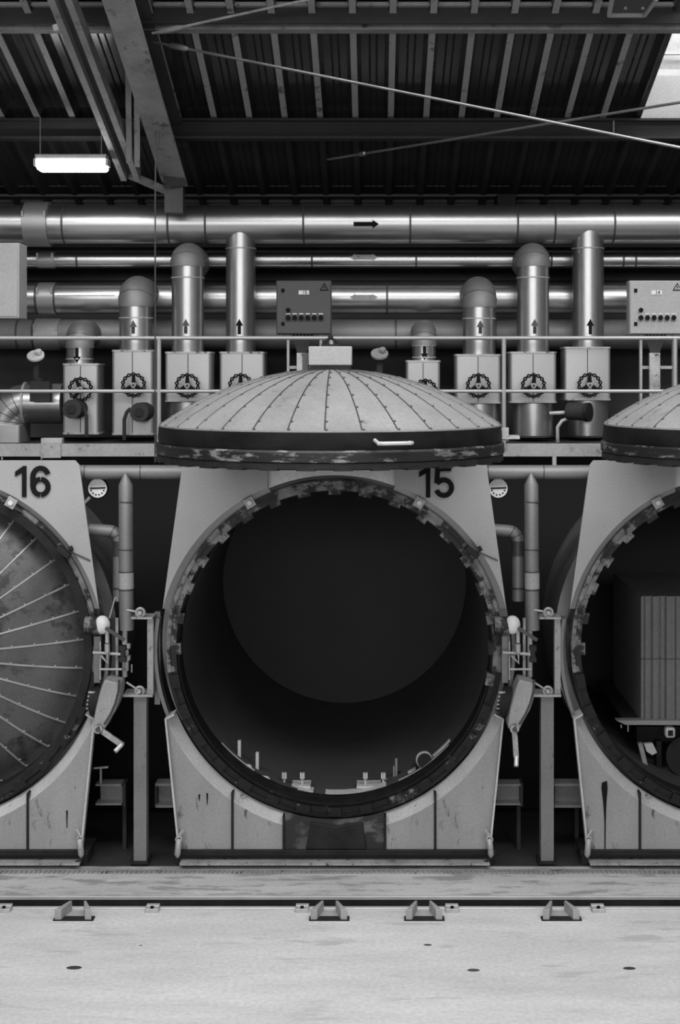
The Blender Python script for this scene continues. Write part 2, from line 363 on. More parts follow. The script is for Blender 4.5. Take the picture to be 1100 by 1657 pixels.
# ================================================================== HEADER PIPES
def header(y, rpx, Y, m, joints, lab, collars=(), arrow=None, darkj=False, x0=-300, x1=1500):
    r = rpx*Y/FPX; z = zy(y, Y)
    t = empty('header_pipe', (0, Y, z), lab, 'pipe')
    part('pipe_jacket', MB().cyl((xx(x0,Y),Y,z), (xx(x1,Y),Y,z), r, n=48), m, t)
    for j in joints: part('joint_band', MB().cyl((xx(j-1.6,Y),Y,z), (xx(j+1.6,Y),Y,z), r+.004, n=48), M['seam'] if not darkj else m, t)
    for c0, c1, g in collars:
        o = part('clamp_collar', MB().cyl((xx(c0,Y),Y,z), (xx(c1,Y),Y,z), r*g, n=48), M['alu_box'], t, .004)
        for c in (c0+2, c1-2): part('latch', MB().obox((xx(c,Y), Y-r*g*.9-.004, z+r*.45), (.02,.05,.06)), M['steel'], o)
    return t, r, z
t, r, z = header(363, 31, 14.34, M['alu'], (106,275,335,492,663,835,895,990), 'fattest metal clad pipe, topmost of the long horizontal pipes', ((43,82,1.17),))
def arrow_x(x0, x1, y, hh, bw, Y, double=False):
    b = MB(); a = hh*1.5
    pts = [(x0,y-bw),(x1-a,y-bw),(x1-a,y-hh),(x1,y),(x1-a,y+hh),(x1-a,y+bw),(x0,y+bw)]
    if double: pts = [(x0+a,y-bw),(x1-a,y-bw),(x1-a,y-hh),(x1,y),(x1-a,y+hh),(x1-a,y+bw),(x0+a,y+bw),(x0+a,y+hh),(x0,y),(x0+a,y-hh)]
    return b.prism([(xx(u,Y),zy(v,Y)) for u,v in pts], Y, Y+.012)
part('flow_arrow', arrow_x(572, 613, 362.5, 7, 3.5, 14.34-r-.004), M['ink'], t)
t, r, z = header(421, 12.5, 14.62, M['alu'], (126,505,673,891,1007,1027), 'slim metal clad pipe, second of the long horizontal pipes from the top', ((62,90,1.1),))
part('flow_arrow', arrow_x(566, 611, 416, 6, 4, 14.62-r-.006, True), M['post'], t)
t, r, z = header(483, 25, 14.66, M['alu'], (62,92,626,768), 'medium metal clad pipe, third of the long horizontal pipes from the top', ((64,91,1.04),))
part('seam', MB().box(xx(95,14.66), xx(190,14.66), 14.66-r-.004, 14.66-r+.01, z+.02, z+.027), M['seam_light'], t)
part('flow_arrow', arrow_x(566, 611, 481, 6, 4, 14.66-r-.006, True), M['post'], t)
t, r, z = header(541, 24, 14.7, M['alu_matte'], (31,57,640,800), 'lowest of the long horizontal pipes, running behind the top guard rail', ((59,99,1.08),))

# ================================================================== VALVE STATIONS
YR = 14.17; K = FPX/YR
def rbox(b, x0, x1, y0, y1, Y, d, rr=.03):             # upright box with rounded vertical edges
    X0, X1 = xx(x0,Y), xx(x1,Y); z0, z1 = zy(y1,Y), zy(y0,Y); poly = []
    for cx_, cy_, a in ((X1-rr, Y+rr, -PI/2), (X1-rr, Y+d-rr, 0), (X0+rr, Y+d-rr, PI/2), (X0+rr, Y+rr, PI)):
        for i in range(6):
            t_ = a+PI/2*i/5; poly.append((cx_+rr*math.cos(t_), cy_+rr*math.sin(t_)))
    n = len(poly); vs = [(p[0],p[1],z0) for p in poly]+[(p[0],p[1],z1) for p in poly]
    return b.add(vs, [tuple(reversed(range(n))), tuple(range(n,2*n))]+[(i,(i+1)%n,(i+1)%n+n,i+n) for i in range(n)])
def handwheel(root, x, y, Y, rot=0, R=17.5):
    k = Y/FPX; R *= k; c = P(x, y, Y); b = MB()
    for i in range(14):                                   # chain-like rim of bent loops
        a = 2*PI*i/14; p0 = c+Vector((R*math.cos(a),0,R*math.sin(a))); a2 = a+2*PI/14; p1 = c+Vector((R*math.cos(a2),0,R*math.sin(a2)))
        am = (a+a2)/2
        for q in (-1, 1):
            b.tube([p0, c+Vector(((R+q*.014)*math.cos(am), 0, (R+q*.014)*math.sin(am))), p1], .0085, 6)
    o = part('handwheel', b, M['ink'], root)
    b = MB()
    for i in range(3):
        a = rot+PI/2+2*PI*i/3; b.tube([c+Vector((.02*math.cos(a),0,.02*math.sin(a))), c+Vector((R*math.cos(a),.0,R*math.sin(a)))], [.022,.014], 8)
    part('spoke', b, M['ink'], o)
    part('hub', MB().cyl(c+Vector((0,-.02,0)), c+Vector((0,.06,0)), .028, n=16), M['steel'], o)
    part('stem', MB().cyl(c+Vector((0,-.035,0)), c+Vector((0,.10,0)), .011, n=10), M['black'], o)
def riser(x, hw, ytop, boxpx, box_y, cyl_y, lab, kind='elbow', wheel=None, arrow='up', tagtext=None, bandy=None, actuator=None, bend=.12, Y=YR):
    K = FPX/Y; r = hw/K; X = xx(x, Y)
    b0, b1 = boxpx
    t = empty('valve_riser', (X, Y, zy(cyl_y if cyl_y else box_y[1], Y)), lab, 'pipe', 'insulated valve risers')
    if kind == 'elbow':
        ax = ytop+hw; zt = zy(ax, Y); Rr = bend; zb = zt-Rr; pts = [(X,Y,zb-.02)]
        for i in range(5):
            a = PI/2*i/4; pts.append((X, Y+Rr-Rr*math.cos(a), zb+Rr*math.sin(a)))
        pts.append((X, Y+.45, zt))
        e = part('elbow', MB().tube(pts, r*1.07, 32), M['alu_matte'], t)
        part('elbow_seam', MB().tube([pts[2], Vector(pts[2]).lerp(pts[3],.12)], r*1.07+.004, 32), M['alu'], e)
        zc = zb-.02
    else:
        zc = zy(402, Y)
        part('saddle', MB().cyl((X,Y,zc), (X,Y,zy(366,Y)), r*.99, n=40), M['alu'], t)
    part('pipe_jacket', MB().cyl((X,Y,zy(box_y[0]+4,Y)), (X,Y,zc), r, n=40), M['alu'], t)
    zbnd = zc-.12 if kind == 'elbow' else zc-.01
    part('joint_band', MB().cyl((X,Y,zbnd), (X,Y,zbnd+.012), r+.007, n=40), M['steel'], t)
    if kind == 'elbow': part('joint_band', MB().cyl((X,Y,zc-.004), (X,Y,zc+.008), r+.008, n=40), M['steel'], t)
    d = .34; bx = part('valve_cover', rbox(MB(), b0, b1, box_y[0], box_y[1], Y-.2, d), M['alu_box'], t)
    part('cover_rim', rbox(MB(), b0-1, b1+1, box_y[0]-2, box_y[0]+1, Y-.207, d+.014), M['steel'], bx)
    part('cover_rim', rbox(MB(), b0-1, b1+1, box_y[1]-3, box_y[1], Y-.207, d+.014), M['steel'], bx)
    part('cover_seam', MB().pbox((b0+b1)/2-.6, (b0+b1)/2+.6, box_y[0]+2, box_y[1]-3, Y-.206, .02), M['seam'], bx)
    if cyl_y: 
        part('lower_jacket', MB().cyl((X,Y,zy(cyl_y,Y)), (X,Y,zy(box_y[1],Y)), 32.5/K, n=40), M['alu'], t)
        part('flange', MB().cyl((X,Y,zy(cyl_y+3,Y)), (X,Y,zy(cyl_y,Y)), 34/K, n=40), M['black'], t)
    if wheel: handwheel(t, wheel[0], wheel[1], Y-.30, wheel[2])
    ya = wheel_arrow = box_y[0]-55
    if arrow:
        yy0, yy1, m_ = arrow
        up = yy1 < yy0; Ya = Y-r-.006; s_ = 1 if up else -1; h = 7
        pts = [(x-2.6,yy0),(x-2.6,yy1+s_*11),(x-6,yy1+s_*11),(x,yy1),(x+6,yy1+s_*11),(x+2.6,yy1+s_*11),(x+2.6,yy0)]
        part('flow_arrow', MB().prism([(xx(x,Y)+(u-x)*Y/FPX, zy(v,Ya)) for u,v in pts], Ya, Ya+.02), m_, t)
        if tagtext:
            part('lettering', shift(text(tagtext, .07), (X, Ya-.004, zy(yy0-6,Ya))), M['ink'], t)
    if actuator:
        ax_, ay_, kind_ = actuator; Ya = Y-.42
        if kind_ == 'front':
            o = part('actuator', MB().cyl(P(ax_,ay_,Ya), P(ax_,ay_,Ya)+Vector((.02,.24,0)), 15.5*Ya/FPX, n=28), M['black'], t)
            part('actuator_cap', MB().cyl(P(ax_,ay_,Ya)+Vector((0,-.015,0)), P(ax_,ay_,Ya), 7*Ya/FPX, n=20), M['grime'], o)
            s_ = 1 if ax_ < x else -1
            part('hose', MB().tube([P(ax_+s_*14,ay_-6,Ya+.1), P(ax_+s_*20,ay_,Ya+.1), P(ax_+s_*24,ay_+12,Ya+.1), P(ax_+s_*24,ay_+45,Ya+.1)], .018, 8), M['black'], o)
        else:
            o = part('actuator', MB().cyl(P(ax_-16,ay_-2,Ya+.05), P(ax_+14,ay_,Ya-.06), 14*Ya/FPX, n=28), M['black'], t, .006)
            part('actuator_cap', MB().cyl(P(ax_+13,ay_,Ya-.06), P(ax_+19,ay_,Ya-.08), 15.5*Ya/FPX, n=28), M['grime'], o)
            part('shaft', MB().cyl(P(ax_-46,ay_+2,Ya+.08), P(ax_-12,ay_,Ya+.05), .02, n=10), M['steel'], o)
            part('hose', MB().tube([P(ax_-16,ay_+10,Ya+.05), P(ax_-26,ay_+14,Ya+.05), P(ax_-33,ay_+24,Ya+.05), P(ax_-33,ay_+50,Ya+.05)], .018, 8), M['steel'], o)
    return t
ink, gr = M['ink'], M['grey']
riser(129, 21.5, 518, (101,159), (590,703), None, 'shortest elbow riser of the left row, beside the black drum actuator', wheel=(130,630,.4), arrow=(560,588,ink), actuator=(116,662,'front'))
riser(220, 26.5, 447, (181,247), (568,704), None, 'second elbow riser of the left row with tall cover and black drum', wheel=(216,623,0), arrow=(540,518,gr), tagtext='0', actuator=(225,667,'front'))
riser(304, 26, 394, (267,341), (571,650), 704, bend=.05, lab='tallest elbow riser of the left row, right of the hanging cable', wheel=(303,624,0), arrow=(540,516,gr), tagtext='0')
riser(389.5, 24, 378, (355,428), (571,650), 704, 'straight riser of the left row joining the fat pipe, half hidden by the white dome', 'straight', Y=14.32, wheel=(389,624,0), arrow=(541,516,ink))
riser(686, 19, 518, (657,712), (585,655), 704, 'shortest elbow riser of the right row, behind the slope of the white dome', wheel=(688,633,0), arrow=(560,583,ink))
riser(775, 26.5, 448, (737,810), (575,653), 704, 'second elbow riser of the right row, just left of the guard rail post', wheel=(774,624,0), arrow=(540,518,gr), tagtext='0')
riser(862, 26, 394, (825,900), (571,652), 704, bend=.05, lab='tallest elbow riser of the right row, right of the guard rail post', wheel=(863,624,-.1), arrow=(540,516,gr), tagtext='0')
riser(951, 25.5, 378, (913,988), (563,648), 704, 'straight riser of the right row joining the fat pipe, with a sideways black actuator', 'straight', Y=14.32, wheel=(954,623,0), arrow=(541,516,ink), actuator=(935,667,'side'))

# level sensor caps
def cap(x, y, lab, m_):
    t = empty('sensor_head', P(x,650,14.0), lab, 'sensor', 'disc capped sensors')
    Mx = Matrix.Rotation(math.radians(-28),3,'X') @ Matrix.Rotation(math.radians(-8),3,'Y')
    ax = Matrix.Rotation(math.radians(38),3,'X')@Vector((0,0,1))
    c = P(x,y,13.95)
    part('disc', MB().cyl(c, c+ax*.02, 14/FPX*13.95, n=28), m_, t)
    part('knob', MB().cyl(c+ax*.02+Vector((.03,0,.02)), c+ax*.05+Vector((.03,0,.02)), .03, n=16), m_, t)
    part('stem', MB().cyl(P(x,y+4,14.0), P(x,652,14.0), .035, n=12), M['black'], t)
    part('body', MB().pbox(x-14, x+18, 640, 652, 13.98, .1), M['black'], t)
cap(58, 577, 'small white disc capped sensor on a dark stem at far left', M['white'])
cap(614, 574, 'small grey disc capped sensor right of the box on top of the dome', M['post'])
# bent pipe at far left
Y = 14.1
t = empty('bent_pipe', P(12,718,Y), 'segmented metal elbow pipe turning down at the left edge behind the rail', 'pipe')
pts = [P(103,653,Y), P(46,653,Y)]+[P(46-38*math.sin(a), 691-38*math.cos(a), Y) for a in [PI/2*i/5 for i in range(1,6)]]
part('elbow', MB().tube(pts, [.2]*2+[.2]*5, 40), M['alu'], t)
for i in (2,3,4,5): part('joint_band', MB().tube([Vector(pts[i]).lerp(pts[i+1],.0), Vector(pts[i]).lerp(pts[i+1],.10)], .204, 40), M['seam'], t)
part('clamp_collar', MB().cyl(P(40,653,Y), P(44,653,Y), .215, n=40), M['steel'], t)
part('valve_cover', rbox(MB(), -20, 32, 688, 719, Y-.24, .46), M['alu_box'], t, .004)
part('valve_body', MB().pbox(48, 80, 617, 650, Y-.32, .12).cyl(P(62,612,Y-.2), P(62,645,Y-.2), .045), M['black'], t)
# cabinet at far left
t = empty('electrical_cabinet', P(0,515,13.2), 'large pale grey cabinet cut off by the left edge', 'cabinet')
part('body', MB().box(xx(-90,13.2), xx(31,13.2), 13.2, 13.2+.30, zy(515,13.2), zy(393,13.2)), M['lightgrey'], t, .006)
part('door_panel', MB().pbox(-86, 28, 396, 512, 13.19, .012), M['lightgrey'], t, .003)
# control boxes
def control_box(x0, digits, m_, lab):
    Y = 13.85; x1 = x0+89; t = empty('control_box', P((x0+x1)/2, 541, Y), lab, 'control box')
    part('body', MB().pbox(x0, x1, 454, 541, Y, .16), m_, t, .005)
    part('door_panel', MB().pbox(x0+1.5, x1-1.5, 455.5, 539.5, Y-.012, .014), m_, t, .003)
    Yf = Y-.014
    o = part('number_plate', MB().pbox(x0+36, x0+53, 470, 476.5, Yf-.004, .006), M['white'], t)
    part('lettering', shift(text(digits, .045), P(x0+46, 473.2, Yf-.008)), M['ink'], o)
    tri = lambda s_: [(xx(x0+77.5-7.5*s_,Yf), zy(466+4.0*s_,Yf)), (xx(x0+77.5+7.5*s_,Yf), zy(466+4.0*s_,Yf)), (xx(x0+77.5,Yf), zy(466-8.5*s_,Yf))]
    o = part('warning_sign', MB().prism(tri(1), Yf-.004, Yf), M['ink'], t)
    part('sign_face', MB().prism(tri(.68), Yf-.007, Yf-.001), m_, o)
    part('sign_bolt', MB().prism([(xx(x0+a_,Yf),zy(b__,Yf)) for a_,b__ in ((78.2,460),(76.3,466),(77.6,466),(76.8,470),(79,464.6),(77.8,464.6))], Yf-.010, Yf-.006), M['ink'], o)
    for yy in (470, 524): part('lock', MB().pbox(x0+8, x0+13, yy-3, yy+3, Yf-.006, .01).cyl(P(x0+10.5,yy,Yf-.012), P(x0+10.5,yy,Yf), .009, n=10), M['ink'], t)
    part('knob', MB().cyl(P(x0+19,501.5,Yf-.03), P(x0+19,501.5,Yf), 3.6*Yf/FPX, n=16), M['ink'], t)
    for i in range(6):
        x = x0+19+i*10.6
        part('knob', MB().cyl(P(x,514,Yf-.03), P(x,514,Yf), 4*Yf/FPX, n=16), M['ink'], t)
        part('name_strip', MB().pbox(x-3.5, x+3.5, 507, 508.5, Yf-.003, .004), M['white'], t)
    part('support_post', MB().pbox(x0+17, x0+21, 541, 660, Y+.05, .05).pbox(x0+70, x0+74, 541, 660, Y+.05, .05).pbox(x0+17, x0+74, 592, 597, Y+.06, .03), M['post'], t)
    o = part('cable_duct', MB().pbox(x0+33, x0+50, 571, 640, Y-.02, .05), M['steel'], t)
    b = MB()
    for i in range(6): b.tube([P(x0+28+i*6,541,Y+.06), P(x0+30+i*4.6,553,Y+.03), P(x0+36+i*2.2,572,Y)], .012, 6)
    part('cable', b, M['black'], o)
    return t
control_box(447, '15', M['grey'], 'dark grey control box with row of knobs behind the open middle door')
control_box(1018, '14', M['lightgrey'], 'light grey control box with knobs and warning triangle at right edge')

# ================================================================== WALKWAY
YW = 13.2
t = empty('guard_rail', P(500,718,YW), 'two bar tubular guard rail along the raised walkway', 'railing')
for y, r in ((547, 3.2), (633, 3.0)): part('rail_bar', MB().cyl(P(-400,y,YW), P(1400,y,YW), r*YW/FPX, n=14), M['rail'], t)
for x in (-22, 257, 536, 815, 1092): part('post', MB().cyl(P(x,725,YW), P(x,547,YW), 3.8*YW/FPX, n=14), M['rail'], t)
t = empty('walkway', P(500,740,YW), 'raised walkway with a grey steel edge channel behind the domes', 'walkway')
part('edge_channel', MB().pbox(-400, 1400, 718, 739, YW+.03, .04), M['post'], t, .004)
part('deck_plate', MB().box(-7, 7, YW+.07, 14.6, zy(722,YW)-.03, zy(722,YW)), M['black'], t)
b = MB()
for x in (-0, 64, 420, 700, 1000): b.pbox(x+2, x+4, 739, 744, YW+.04, .03)
part('splice', b.pbox(66, 98, 717, 741, YW+.01, .02), M['post'], t)
part('stub_post', MB().pbox(894, 900, 739, 757, YW-.9, .04), M['post'], t)
part('bracket', MB().pbox(66, 100, 709, 718, YW+.05, .1), M['steel'], t, .003)
for x in (-40, 1215): part('support_post', MB().pbox(x-5, x+5, 739, 1290, YW+.9, .1), M['black'], t)

# ================================================================== AUTOCLAVES
CXV = (541-CXP)/192.0; CZV = EYE-(1053-600)/192.0; Q = 1/192.0
def L2(u, v): return (CXV+u*Q, CZV+v*Q)
def arc(r, a0, a1, n=28): return [(r*math.cos(math.radians(a0+(a1-a0)*i/n)), r*math.sin(math.radians(a0+(a1-a0)*i/n))) for i in range(n+1)]
def stroke(path, wd):
    A = []; B = []
    for i, p in enumerate(path):
        a = Vector(path[max(i-1,0)]); c = Vector(path[min(i+1,len(path)-1)]); d = (c-a).normalized(); n = Vector((-d.y, d.x))
        A.append(tuple(Vector(p)+n*wd/2)); B.append(tuple(Vector(p)-n*wd/2))
    return A, B
def digits(s, x, ytop):                                   # stencil numerals, px units local to the vessel centre
    b = MB(); H = 50; wd = 8; cnt = [0]
    def put(path):
        cnt[0] += 1; e_ = cnt[0]*.0012
        A, B = stroke(path, wd)
        b.strip([L2(x+u, ytop-H+v) for u,v in A], [L2(x+u, ytop-H+v) for u,v in B], 11.985-e_, 12.002)
    if s[0] == '1':
        b.prism([L2(x+u, ytop-H+v) for u,v in ((11,0),(18,0),(18,50),(13,50),(0,41),(0,33),(11,39))], 11.985, 12.002)
    if s[1] == '6':
        E = lambda a0, a1, cx, cy, rx, ry, n=24: [(cx+rx*math.cos(math.radians(a0+(a1-a0)*i/n)), cy+ry*math.sin(math.radians(a0+(a1-a0)*i/n))) for i in range(n+1)]
        put(E(-86, 86, 41, 16, 12, 12.5)); put(E(94, 266, 41, 16, 12, 12.5)[::1])
        put([(28.5,16)]+[(28.5,y_) for y_ in (20,26)]+E(180, 20, 41, 32, 12.5, 14.5))
    else:
        E = lambda a0, a1, cx, cy, rx, ry, n=24: [(cx+rx*math.cos(math.radians(a0+(a1-a0)*i/n)), cy+ry*math.sin(math.radians(a0+(a1-a0)*i/n))) for i in range(n+1)]
        put([(29,46.5),(52,46.5)]); put([(30,46),(28.5,23)]); put([(28.5,23.5)]+E(135, -160, 40, 16, 12.5, 12.5))
    return b
def make_door(parent, closed, cx):
    R = 1.305; H = .42; Rs = (R*R+H*H)/(2*H); a_max = math.asin(R/Rs)
    prof = [(max(Rs*math.sin(a_max*(1-i/16)),.001), H-Rs+Rs*math.cos(a_max*(1-i/16))) for i in range(17)]
    d = part('door', MB().lathe([(R*.97,-.012),(R+.004,-.012),(R+.004,0)]+prof, n=96), M['dome_closed'] if closed else M['dome'], parent, local=True, label='closed domed door' if closed else 'domed door swung up and open')
    if closed: d.location = (0, 12.3-12.0, 0); d.rotation_euler = (PI/2, 0, 0)
    else: d.location = (0, 10.98-12.0, (EYE-.408)-CZV)
    for k in range(32):
        a = PI/2+2*PI*k/32 + (0.0 if not closed else math.radians(2)); b = MB()
        pts = []
        for i in range(15):
            t_ = a_max*(.05+.945*i/14); pts.append(Vector((Rs*math.sin(t_)*math.cos(a), Rs*math.sin(t_)*math.sin(a), H-Rs+Rs*math.cos(t_))))
        b.tube(pts, .0055 if not closed else .009, 6)
        for i in (3,5,7,9,11,13,14): b.sphere(tuple(pts[i]+Vector((-math.sin(a)*.012, math.cos(a)*.012, .002))), .009, 8, 4)
        part('seam_strip', b, M['seam_light'] if closed else M['seam'], d, local=True)  # closed door ribs take a paler copy, their lit tops put into the colour
    if closed:
        part('rim_band', MB().lathe([(R-.06,-.004),(R+.035,-.004),(R+.035,-.1),(R-.06,-.1)], n=96, closed=True), M['grime'], d, local=True)
    else:
        part('rim_band', MB().lathe([(1.20,-.014),(1.312,-.014),(1.318,-.10),(1.31,-.135),(1.20,-.135)], n=96, closed=True), M['bandtop'], d, local=True)
        part('locking_rim', MB().lathe([(1.10,-.135),(1.325,-.135),(1.335,-.15),(1.333,-.215),(1.315,-.222),(1.10,-.222)], n=96, closed=True), M['band'], d, local=True)
        b = MB().lathe([(.05,-.222),(1.325,-.222),(1.325,-.262),(1.25,-.274),(.05,-.274)], n=96, closed=True)
        part('seal_face', b, M['grime'], d, local=True)
        for k in range(32):
            a = 2*PI*(k+.5)/32; Mx = Matrix.Rotation(a, 3, 'Z'); part('rim_tooth', MB().obox(Mx@Vector((1.29,0,-.252)), (.07,.13,.045), Mx), M['grime'], d, local=True)
        # front handle (towards viewer), box on top, side arm
        ca = math.radians(-90+20.5); hc = Vector((1.34*math.cos(ca), 1.34*math.sin(ca), -.085)); tx = Vector((-math.sin(ca), math.cos(ca), 0)); nn = Vector((math.cos(ca), math.sin(ca), 0))
        part('handle', MB().tube([hc-tx*.13-nn*.02+Vector((0,0,.02)), hc-tx*.125+nn*.04, hc-tx*.10+nn*.06, hc+tx*.10+nn*.06, hc+tx*.12+nn*.04, hc+tx*.125-nn*.02], .014, 10), M['rail_steel'], d, local=True)
        o = part('lifting_lug', MB().box(-.165, .165, -.12, .12, H+.03, H+.175), M['lightgrey'], d, .006, local=True)
        o = part('lug_base', MB().box(-.155, .155, -.115, .115, H-.03, H+.032), M['grime'], d, local=True)
        part('lug_side', MB().box(-.215, -.168, -.08, .08, H-.02, H+.125), M['grey'], d, local=True)
        part('shackle', MB().tube([(-.06,-.02,H+.18),(-.05,-.02,H+.215),(0,-.02,H+.24),(.05,-.02,H+.215),(.06,-.02,H+.18)], .012, 8).box(-.07,.07,-.04,.02,H+.175,H+.192).cyl((0,-.02,H+.24),(0,-.02,H+.262),.02,n=10), M['grime'], d, .0, local=True)
        part('hinge_arm', MB().box(1.25, 1.45, -.08, .08, -.115, -.09).box(1.22,1.37,-.03,.03,-.13,-.03), M['steel'], d, local=True)
    return d
def make_autoclave(name, k, num, closed, label):
    t = empty(name, (CXV, 12.0, CZV), label, 'autoclave', 'row of autoclaves')
    # upper front panels with rolled lip
    for s_ in (-1, 1):
        xi = 108 if s_ < 0 else 99
        R0 = 286
        a_out = math.degrees(math.atan2(68, 278)); a_in = math.degrees(math.acos(xi/R0))
        A = arc(R0, a_out, a_in, 30)
        n = len(A); top = []
        for i, (u, v) in enumerate(A):                    # matching points on outer line / top edge
            f = i/(n-1)
            if f < .55: g = f/.55; top.append((278+(245-278)*g, 68+(308-68)*g))
            else: g = (f-.55)/.45; top.append((245+(xi-245)*g, 308))
        part('front_panel', MB().strip([L2(s_*u, v) for u,v in A], [L2(s_*u, v) for u,v in top], 12.0, 12.02), M['panel'], t)
        o = MB(); F = arc(R0, a_out, a_in, 30); nn = len(F); Bk = [(u*.942, v*.942) for u,v in F]
        vs = [Vector((CXV+s_*u*Q, 12.0, CZV+v*Q)) for u,v in F]+[Vector((CXV+s_*u*Q, 12.13, CZV+v*Q)) for u,v in Bk]
        vs += [v+Vector((0,.012,0)) for v in vs]
        fs = [(i,i+1,nn+i+1,nn+i) for i in range(nn-1)]+[(2*nn+i,3*nn+i,3*nn+i+1,2*nn+i+1) for i in range(nn-1)]
        part('panel_lip', o.add(vs, fs), M['panel'], t)
        # square bolted lug
        an = math.radians(90+29.7*(-s_)*1.0)
        c = Vector((CXV+276*Q*math.cos(an), 11.985, CZV+276*Q*math.sin(an))); Mx = Matrix.Rotation(-(an-PI/2), 3, 'Y')
        g = part('lug', MB().obox(c, (.085,.03,.085), Mx), M['lightgrey'], t, .003)
        part('bolt', MB().cyl(c+Vector((0,-.035,0)), c, .02, n=12), M['white'], g)
    # centre plate set back behind the ring crown
    A = arc(283, math.degrees(math.acos(99/283)), 180-math.degrees(math.acos(108/283)), 20); top = [(99-207*i/20, 308 if not 6 <= i <= 14 else 296) for i in range(21)]
    part('centre_plate', MB().strip([L2(u,v) for u,v in A], [L2(u,v) for u,v in top], 12.07, 12.09), M['white'], t)
    # ring with inward lugs
    random.seed(5+k)
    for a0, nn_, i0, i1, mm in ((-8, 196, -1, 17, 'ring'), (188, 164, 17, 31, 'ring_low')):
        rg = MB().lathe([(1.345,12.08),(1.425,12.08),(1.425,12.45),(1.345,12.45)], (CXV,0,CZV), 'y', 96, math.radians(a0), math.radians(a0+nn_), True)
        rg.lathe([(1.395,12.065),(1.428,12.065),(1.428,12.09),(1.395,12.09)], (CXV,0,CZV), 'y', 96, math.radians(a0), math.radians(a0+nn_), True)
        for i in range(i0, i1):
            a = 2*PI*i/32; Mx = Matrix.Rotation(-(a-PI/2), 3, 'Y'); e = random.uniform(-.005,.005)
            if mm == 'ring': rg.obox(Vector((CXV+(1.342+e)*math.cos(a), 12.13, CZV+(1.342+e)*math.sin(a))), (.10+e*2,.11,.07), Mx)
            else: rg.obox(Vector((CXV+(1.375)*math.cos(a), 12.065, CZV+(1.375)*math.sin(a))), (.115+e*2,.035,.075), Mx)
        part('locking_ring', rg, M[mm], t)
    part('seal_lip', MB().lathe([(1.332,12.15),(1.38,12.15),(1.38,12.37),(1.332,12.37)], (CXV,0,CZV), 'y', 128, closed=True), M['grime'], t)
    part('shell_cladding', MB().lathe([(1.42,12.46),(1.52,12.46),(1.52,15.9),(1.42,15.9)], (CXV,0,CZV), 'y', 96, closed=True), M['shell'], t)
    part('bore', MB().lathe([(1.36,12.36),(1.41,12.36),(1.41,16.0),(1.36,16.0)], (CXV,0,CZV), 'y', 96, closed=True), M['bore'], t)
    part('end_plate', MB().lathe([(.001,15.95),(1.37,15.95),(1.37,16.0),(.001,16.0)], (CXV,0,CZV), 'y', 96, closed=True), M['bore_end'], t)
    # lower skirts
    bot = -321
    def skirt(u0, u1, s_, m_, nm, dx=0):
        n = 16; A = []; B = []; R1 = 294 if m_ is M['skirt'] else 273
        for i in range(n+1):
            u = u0+(u1-u0)*i/n
            v = -math.sqrt(max(R1*R1-u*u, 0)); 
            uo = u
            A.append((s_*u, v)); B.append((s_*u, bot))
        return part(nm, MB().strip([L2(*p) for p in A], [L2(*p) for p in B], 12.0, 12.02), m_, t)
    for s_ in (-1, 1):
        # outer segment has the leaning side edge
        segs = [(271,167),(163,84),(80,0)] if s_ < 0 else [(271,165),(161,84),(80,0)]
        (ua, ub) = segs[0]; n = 20; A = []; B = []
        for i in range(n+1):
            f = i/n; a = math.radians(-22-(math.degrees(math.acos(ub/294))-22)*f); A.append((s_*294*math.cos(a), 294*math.sin(a)))
            if f < .5: g = f/.5; B.append((s_*(272.5+(251-272.5)*g), -110+(bot+110)*g))
            else: g = (f-.5)/.5; B.append((s_*(251+(ub-251)*g), bot))
        sk = part('skirt_plate', MB().strip([L2(*p) for p in A], [L2(*p) for p in B], 12.0, 12.02), M['skirt'], t)
        part('edge_flange', MB().strip([L2(s_*273.5,-108), L2(s_*252,bot)], [L2(s_*270.5,-108), L2(s_*249,bot)], 11.95, 12.02), M['lip'], sk)
        part('top_edge', MB().strip([L2(s_*273,-111), L2(s_*258,-103)], [L2(s_*273,-108), L2(s_*258,-100)], 11.96, 12.14), M['lip'], sk)
        skirt(segs[1][0], segs[1][1], s_, M['skirt'], 'skirt_plate')
        skirt(segs[2][0], segs[2][1], s_, M['skirt_dirty'], 'skirt_plate')
        for u in (segs[0][1]-2, segs[1][1]-2):
            v = -math.sqrt(294**2-u*u)+14
            part('rib', MB().strip([L2(s_*u-1.8,v), L2(s_*u-1.8,bot)], [L2(s_*u+1.8,v), L2(s_*u+1.8,bot)], 11.985, 12.3), M['grime'], t)
        o = MB(); F = arc(294, -22, -76, 40); nn = len(F)
        vs = [Vector((CXV+s_*u*Q, 12.0, CZV+v*Q)) for u,v in F]+[Vector((CXV+s_*u*.95*Q, 12.11, CZV+v*.95*Q)) for u,v in F]
        vs += [v+Vector((0,.012,.0)) for v in vs]
        fs = [(i,i+1,nn+i+1,nn+i) for i in range(nn-1)]+[(2*nn+i,3*nn+i,3*nn+i+1,2*nn+i+1) for i in range(nn-1)]
        part('skirt_lip', o.add(vs, fs), M['lip'], t)
        # turnbuckle at the foot
        tb = part('turnbuckle', MB().tube([(CXV+s_*250*Q, 11.93, CZV-300*Q), (CXV+s_*250*Q, 11.93, CZV-304*Q), (CXV+s_*252*Q, 11.93, CZV-325*Q), (CXV+s_*252*Q, 11.93, CZV-330*Q)], [.012,.026,.026,.01], 10), M['steel'], t)
        part('eye', MB().torus((CXV+s_*250*Q, 11.93, CZV-301*Q), .024, .007), M['steel'], tb)
        part('hook', MB().beam((CXV+s_*250*Q, 11.93, CZV-296*Q), (CXV+s_*(252)*Q-.05*s_, 11.97, CZV-288*Q), .02, .02), M['steel'], tb)
